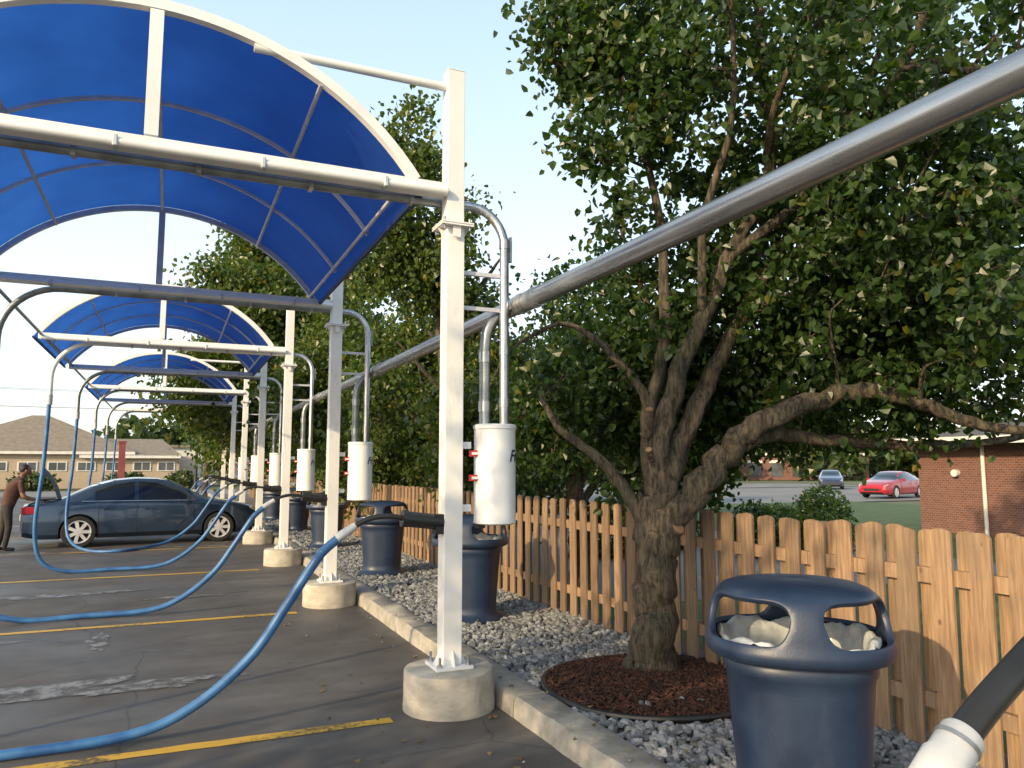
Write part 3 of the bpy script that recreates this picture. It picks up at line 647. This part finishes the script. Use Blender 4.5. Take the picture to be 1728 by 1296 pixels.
mass('shrub',[(-14,66,.6,1.5,.8,.8),(-9,66,.6,1.7,.8,.8),(-3,67,.6,1.6,.7,.8),(1,66,.7,1.2,.7,.8)],.3,M['leafF'],500)
n=130; LP=np.stack([rng.uniform(1.0,4.0,n),rng.uniform(2,9,n),np.zeros(n)],1); LP[:,2]=np.where(LP[:,0]<2.2,.012,np.where(LP[:,0]<2.5,.15,.155))
leaves(LP,.045,M['litter'],'fallen_leaves',0,1)
# ------------------------------------------------------------------ buildings
e=empty('brick_hip_roof_building',(-10,75,0)); b=MB()
b.box((0,0,1.4),(14,10,2.8),M['tanbrick']); b.box((8.9,-1.0,1.25),(3.8,8,2.5),M['tanbrick']); b.build('walls',e,smooth=0)
b=MB()
def hip(cx,cy,lx,ly,z0,z1,rl):
    x,y=lx/2,ly/2
    b.add([(cx-x,cy-y,z0),(cx+x,cy-y,z0),(cx+x,cy+y,z0),(cx-x,cy+y,z0),(cx-rl,cy,z1),(cx+rl,cy,z1)],[(0,1,5,4),(1,2,5),(2,3,4,5),(3,0,4),(3,2,1,0)],M['shingle'])
    b.box((cx,cy,z0-.13),(lx-.06,ly-.06,.24),M['trim'])
hip(0,0,15,11,2.95,6.0,.6); hip(7.2,-1.1,7.4,9,2.66,4.1,2.2); b.build('roof',e,smooth=0)
b=MB()
for x in list(np.arange(-6,6.6,2.0))+[8.0,9.8]:
    yf=-5.03
    b.box((x,yf,1.75),(1.35,.05,.75),M['trim']); b.box((x-.3,yf-.03,1.75),(.52,.03,.6),M['win']); b.box((x+.3,yf-.03,1.75),(.52,.03,.6),M['win'])
b.build('windows',e,smooth=0)
e=empty('garage_building',(3.2,82,0)); b=MB(); b.box((0,0,1.75),(7.5,8,3.5),M['trim']); b.box((0,-.1,3.6),(7.9,8.4,.22),M['shingle']); b.build('walls',e,smooth=0)
b=MB()
for x in (-2.1,.9): b.box((x,-4.04,1.35),(2.6,.06,2.7),M['cream'])
for x in (-2.1,.9):
    for z in (.7,1.3,1.9,2.4): b.box((x,-4.08,z),(2.5,.02,.03),M['trim'])
b.build('doors',e,smooth=0)
e=empty('pylon_sign',(-2.7,54,0)); b=MB(); b.box((0,0,1.6),(.36,.3,3.2),M['redpaint']); b.box((0,0,3.26),(.46,.38,.12),M['redpaint']); b.box((-.1,-.05,.3),(.7,.5,.6),M['tanbrick']); b.build('body',e,smooth=0)
e=empty('brick_shop_building',(22.9,9.4,0)); b=MB(); b.box((0,0,1.1),(10,9.6,2.5),M['redbrick']); b.build('walls',e,smooth=0)
b=MB(); b.add([(-5.7,-5.5,2.38),(5.7,-5.5,2.38),(5.7,5.5,2.38),(-5.7,5.5,2.38),(-3,0,3.2),(3,0,3.2)],[(0,1,5,4),(3,4,5,2),(0,4,3),(1,2,5),(0,3,2,1)],M['shingle2'])
b.box((-5.72,0,2.33),(.08,11.0,.18),M['trim']); b.box((0,-5.52,2.33),(11.3,.08,.18),M['trim']); b.build('roof',e,smooth=0)
b=MB(); b.box((-5.03,1.2,1.15),(.06,1.5,1.5),M['trim']); b.box((-5.07,1.2,1.15),(.04,1.3,1.3),M['win'])
b.tube([(-5.06,3.0,0),(-5.06,3.0,2.3)],.045,8,M['trim']); b.tube([(-5.03,3.7,1.55),(-5.15,3.7,1.55)],.09,12,M['trim']); b.build('windows',e,smooth=0)
def strip(name,x,y,lx,h,mat,rz=0):
    e=empty(name,(x,y,0),rz); b=MB(); b.box((0,0,h/2),(lx,8,h),mat); b.box((0,-.05,h+.15),(lx+.5,8.6,.3),M['trim']); b.build('walls',e,smooth=0)
    b=MB(); k=-lx/2+1.5
    while k<lx/2-1: b.box((k,-4.04,1.3),(1.6,.06,1.7),M['win']); b.box((k,-4.05,2.4),(1.9,.1,.35),M['trim']); k+=2.8
    b.build('windows',e,smooth=0)
strip('brick_strip_mall',72,84,30,3.2,M['redbrick'],-.5); strip('roadside_house',22,78,14,3.3,M['trim'])
e=empty('parking_lot_lamp',(1.35,45,0)); b=MB(); b.tube([(0,0,0),(0,0,6.3)],[.09,.06],10,M['pole']); b.tube([(0,0,0),(0,0,.5)],.22,14,M['conc']); b.box((-.35,0,6.35),(.8,.35,.14),M['pole']); b.box((.0,0,6.3),(.3,.1,.08),M['pole']); b.build('pole',e)
e=empty('utility_line',(0,66,0)); b=MB()
for x in (-46,30):
    b.tube([(x,0,0),(x,0,9.6)],[.16,.11],8,M['utilwood']); b.box((x,0,8.8),(2.4,.12,.12),M['utilwood'])
for (z,yo,r) in ((8.9,-.5,.012),(8.9,.5,.012),(7.6,0,.02)):
    b.tube([(-46+76*t,yo,z-1.5*4*t*(1-t)) for t in np.linspace(0,1,20)],r,5,M['wire'],caps=False)
b.build('poles_and_wires',e)
# ------------------------------------------------------------------ cars
def car(name,loc,rz,paint,opentrunk=False):
    e=empty(name,loc,rz)
    S=[(-2.44,.70,.66,.60,.70,.36),(-2.40,.80,.84,.66,.90,.26),(-2.1,.87,.93,.70,.985,.20),(-1.72,.89,.955,.70,1.03,.19),
       (-1.18,.905,.965,.60,1.285,.19),(-1.10,.905,.965,.595,1.315,.19),(-.72,.91,.96,.585,1.425,.19),(-.33,.91,.955,.58,1.465,.19),(-.25,.91,.955,.58,1.468,.19),(.12,.91,.95,.585,1.455,.19),(.42,.91,.945,.60,1.405,.19),(.80,.905,.94,.64,1.215,.19),(.90,.905,.94,.66,1.155,.19),
       (1.20,.90,.93,.70,.995,.19),(1.65,.88,.89,.68,.935,.19),(2.1,.85,.80,.62,.85,.2),(2.36,.76,.66,.56,.72,.24),(2.45,.64,.54,.5,.58,.34)]
    B=MB(); rows=[]
    cabin=range(4,13)
    for i,(x,hw,zb,ht,zt,zl) in enumerate(S):
        if i in cabin: h=[(hw*.9,zl),(hw,zl+.10),(hw+.008,.55),(hw*.99,zb-.09),(hw*.955,zb),(ht+.04,zt-.075),(ht-.02,zt-.02),(ht*.5,zt),(0,zt+.006)]
        else: h=[(hw*.9,zl),(hw,zl+.10),(hw+.006,max(.45,zl+.12) if zb<.7 else .55),(hw*.985,zb-.07),(hw*.94,zb-.01),(ht+.07,(zb+zt)/2+.005),(ht,zt-.012),(ht*.5,zt),(0,zt+.006)]
        rows.append([(x,-y,z) for y,z in h]+[(x,y,z) for y,z in h[-2::-1]])
    k=len(rows[0]); vs=[p for r in rows for p in r]
    body=[];glass=[]
    for i in range(len(S)-1):
        for j in range(k-1):
            jj=j if j<8 else k-2-j
            f=(i*k+j,i*k+j+1,(i+1)*k+j+1,(i+1)*k+j)[::-1]
            g=False
            if jj==4 and (i in (5,6,8,9,10,11)): g=True
            if jj>=5 and i in (3,4,5,10,11,12): g=True
            if jj==5 and i in (5,10): g=False
            (glass if g else body).append(f)
    caps=[tuple(range(k)),tuple((len(S)-1)*k+j for j in range(k-1,-1,-1))]
    bot=[((i)*k,(i+1)*k,(i+1)*k+k-1,i*k+k-1)[::-1] for i in range(len(S)-1)]
    B.add(vs,body+glass+caps+bot,paint); gi=B.mi(M['glass']); di=B.mi(M['dark'])
    for q in range(len(body),len(body)+len(glass)): B.m[q]=gi
    for q in range(len(B.m)-len(bot),len(B.m)): B.m[q]=di
    ob=B.build('body',None,smooth=0); me0=ob.data
    bm=_b.new(); bm.from_mesh(me0); _b.ops.recalc_face_normals(bm,faces=bm.faces); bm.to_mesh(me0); bm.free()
    C=MB(); C.mats=[paint,M['glass'],M['dark']]
    for wx in(-1.38,1.44):
        for s_ in(-1,1): C.tube([(wx,s_*.60,.335),(wx,s_*1.1,.335)],.375,28,M['dark'])
    cut=C.build('cutter',None,smooth=0)
    bm=_b.new(); bm.from_mesh(cut.data); _b.ops.recalc_face_normals(bm,faces=bm.faces); bm.to_mesh(cut.data); bm.free()
    md=ob.modifiers.new('x','BOOLEAN'); md.object=cut; md.operation='DIFFERENCE'; md.solver='EXACT'
    dg=bpy.context.evaluated_depsgraph_get(); me=bpy.data.meshes.new_from_object(ob.evaluated_get(dg)); ob.modifiers.clear(); ob.data=me
    bpy.data.objects.remove(cut)
    me.polygons.foreach_set('use_smooth',[True]*len(me.polygons))
    try: me.set_sharp_from_angle(angle=math.radians(28))
    except Exception: pass
    ob.parent=e
    b=MB()
    for wx in(-1.38,1.44):
        for s_ in(-1,1):
            y0=s_*.70
            n=32
            for prof,mt in (([(.20,0),(.315,.0),(.335,.03),(.335,.165),(.315,.195),(.225,.195)],M['tire']),([(.240,.197),(.222,.196),(.215,.15),(.205,.12)],M['rim'])):
                v=[];f=[]
                for (r,t) in prof:
                    for q in range(n): a=2*pi*q/n; v.append((wx+r*math.cos(a),y0+s_*t,.335+r*math.sin(a)))
                for i in range(len(prof)-1):
                    for q in range(n): f.append((i*n+q,i*n+(q+1)%n,(i+1)*n+(q+1)%n,(i+1)*n+q))
                b.add(v,f,mt)
            b.tube([(wx,y0+s_*.05,.335),(wx,y0+s_*.10,.335)],.205,24,M['dark'])
            b.tube([(wx,y0+s_*.10,.335),(wx,y0+s_*.20,.335)],.06,16,M['rim'])
            for q in range(7):
                a=q*2*pi/7; c_,s2=math.cos(a),math.sin(a)
                b.add([(wx+c_*rr2-s2*w2,y0+s_*t2,.335+s2*rr2+c_*w2) for (rr2,w2,t2) in((.03,-.030,.198),(.03,.030,.198),(.225,.036,.19),(.225,-.036,.19),(.03,-.03,.11),(.03,.03,.11),(.225,.036,.11),(.225,-.036,.11))],[(0,1,2,3),(7,6,5,4),(0,4,5,1),(1,5,6,2),(2,6,7,3),(3,7,4,0)],M['rim'])
    b.build('wheels',e)
    b=MB()
    for s_ in(-1,1):
        for x in (-1.03,-.29,.86): b.box((x,s_*.9125,.62),(.010,.012,.62),M['dark'])
        b.box((-.08,s_*.915,.29),(2.2,.012,.012),M['dark'])
        for x in(-.85,-.05): b.box((x,s_*.918,.80),(.17,.03,.03),paint)
        b.tube([(-1.35,s_*.872,.972),(-.3,s_*.878,.968),(.92,s_*.872,.955)],.011,6,M['chrome'])
        b.box((.78,s_*.98,1.0),(.12,.20,.13),paint)
        b.box((-2.33,s_*.72,.80),(.20,.22,.15),M['tail']); b.box((2.22,s_*.66,.68),(.30,.22,.11),M['headl'],rot=(0,.35,-s_*.35))
        b.box((-2.24,s_*.838,.80),(.22,.03,.13),M['tail'])
    b.box((2.44,0,.47),(.05,.85,.13),M['dark']); b.box((-2.455,0,.62),(.02,.5,.12),M['trim'])
    b.build('trim',e,smooth=0,bevel=.006)
    if opentrunk:
        b=MB(); w_=.66
        prof=[(-1.72,1.04),(-1.80,1.30),(-1.95,1.56),(-2.06,1.68),(-2.14,1.60),(-2.20,1.42),(-2.13,1.44),(-2.02,1.52),(-1.90,1.34),(-1.80,1.04)]
        k=len(prof); vs=[(x,-w_,z) for x,z in prof]+[(x,w_,z) for x,z in prof]
        fs=[tuple(range(k)),tuple(range(2*k-1,k-1,-1))]+[(q,q+k,(q+1)%k+k,(q+1)%k) for q in range(k)]
        b.add(vs,fs,paint); b.add([(-1.815,-.6,1.06),(-1.915,-.6,1.34),(-1.915,.6,1.34),(-1.815,.6,1.06)],[(0,1,2,3)],M['dark'])
        b.build('trunk_lid',e,smooth=0)
        b=MB(); b.box((-2.05,0,1.012),(.62,1.15,.02),M['dark']); b.build('trunk_shade_panel',e,smooth=0)  # dark panel stands in for the shaded hollow of the open trunk
    return e
P1=pmat('car_paint_blue_grey',(.035,.060,.105),(.030,.052,.09),2,.26,.5,coat=1)
P2=pmat('car_paint_red',(.42,.012,.02),None,2,.3,.1,coat=1)
P4=pmat('car_paint_navy',(.03,.04,.09),None,2,.3,.3,coat=1)
car('parked_sedan',(-.42,19.85,0),math.radians(7),P1,True)
car('parked_car',(37.4,31.4,.0),math.radians(195),P2); car('parked_car',(48,46,.0),math.radians(225),P4)
# ------------------------------------------------------------------ person
def person(loc,rz):
    e=empty('person',loc,rz)
    V=[];E=[];Rd=[]
    def a(p,r,par=None):
        V.append(p);Rd.append(r if hasattr(r,'__len__') else (r,r))
        if par is not None:E.append((par,len(V)-1))
        return len(V)-1
    pel=a((0,0,.95),(.125,.165)); wa=a((.04,0,1.09),(.12,.155),pel); ch=a((.11,0,1.27),(.13,.18),wa); up=a((.16,0,1.40),(.10,.17),ch); nk=a((.205,0,1.49),(.055,.055),up); hb=a((.24,0,1.56),(.06,.06),nk)
    hands=[]
    for s in(-1,1):
        hp=a((-.01,s*.095,.86),(.10,.10),pel); kn=a((.03 if s<0 else -.03,s*.11,.49),(.07,.07),hp); an=a((-.02 if s<0 else -.10,s*.12,.11),(.055,.055),kn); he=a((-.02 if s<0 else -.10,s*.12,.05),(.045,.04),an); to=a((.16 if s<0 else .08,s*.14,.035),(.035,.045),he)
        sh=a((.17,s*.20,1.38),(.068,.068),up); el_=a((.22,s*.26,1.10),(.048,.048),sh); wr=a((.45,s*.20,1.02),(.033,.033),el_); pm=a((.53,s*.185,1.0),(.026,.038),wr); hands.append((s,(.53,s*.185,1.0)))
    me=bpy.data.meshes.new('body'); me.from_pydata(V,E,[]); ob=bpy.data.objects.new('body',me); scene.collection.objects.link(ob)
    sk=ob.modifiers.new('s','SKIN'); 
    for i,sv in enumerate(me.skin_vertices[0].data): sv.radius=Rd[i]; sv.use_root=(i==0)
    sb=ob.modifiers.new('u','SUBSURF'); sb.levels=2; sb.render_levels=2
    dg=bpy.context.evaluated_depsgraph_get(); m2=bpy.data.meshes.new_from_object(ob.evaluated_get(dg)); ob.modifiers.clear(); ob.data=m2
    for k in('shirt','trouser','skin','black'): m2.materials.append(M[k])
    for p in m2.polygons:
        c=p.center; p.use_smooth=True
        if c.z<.085: i=3
        elif c.z<.93 and c.x<.4: i=1
        elif c.z>1.47 and c.x>.17: i=2
        elif (c.x>.30 and c.z<1.14) : i=2
        elif abs(c.y)>.2 and c.z<1.17: i=2
        else: i=0
        p.material_index=i
    ob.parent=e
    B=MB()
    def ell(c,r,mat,n=16,m_=12,tilt=0):
        v=[];f=[]
        for i in range(m_+1):
            t=pi*i/m_
            for k in range(n):
                q=2*pi*k/n; x=math.sin(t)*math.cos(q)*r[0];y=math.sin(t)*math.sin(q)*r[1];z=math.cos(t)*r[2]
                if z<0: x*= (1-.12*(-z/r[2])) ; y*=(1-.22*(-z/r[2]))
                x2=x*math.cos(tilt)+z*math.sin(tilt); z2=-x*math.sin(tilt)+z*math.cos(tilt); v.append((c[0]+x2,c[1]+y,c[2]+z2))
        for i in range(m_):
            for k in range(n): f.append((i*n+k,(i+1)*n+k,(i+1)*n+(k+1)%n,i*n+(k+1)%n))
        B.add(v,f,mat)
    H=(.28,0,1.635); ell(H,(.098,.076,.118),M['skin'],tilt=.4)
    ell((H[0]-.022,0,H[2]+.022),(.096,.082,.108),M['hair'],tilt=.3)
    ell((H[0]+.098,0,H[2]-.035),(.02,.014,.024),M['skin'],8,6,.4)
    for s in(-1,1):
        ell((H[0]+.085,s*.03,H[2]-.005),(.010,.014,.008),M['hair'],8,6); ell((H[0]-.005,s*.078,H[2]-.02),(.022,.010,.032),M['skin'],8,6)
    ell((H[0]+.062,0,H[2]-.085),(.012,.025,.007),M['red'],8,6)
    for s,p in hands:
        for k,(dy,ln) in enumerate(((-.030,.065),(-.010,.075),(.010,.07),(.028,.055))):
            q=[(p[0]+.01,p[1]+dy,p[2]),(p[0]+.04,p[1]+dy,p[2]-.005),(p[0]+.04+ln*.5,p[1]+dy,p[2]-.022),(p[0]+.03+ln*.8,p[1]+dy,p[2]-.05)]
            B.tube(q,[.010,.010,.009,.007],6,M['skin'])
        B.tube([(p[0]-.03,p[1]-s*.025,p[2]),(p[0]+.0,p[1]-s*.05,p[2]-.012),(p[0]+.03,p[1]-s*.055,p[2]-.025)],[.012,.011,.008],6,M['skin'])
    B.build('head_and_fingers',e,smooth=80)
person((-2.98,18.75,0),math.radians(18))
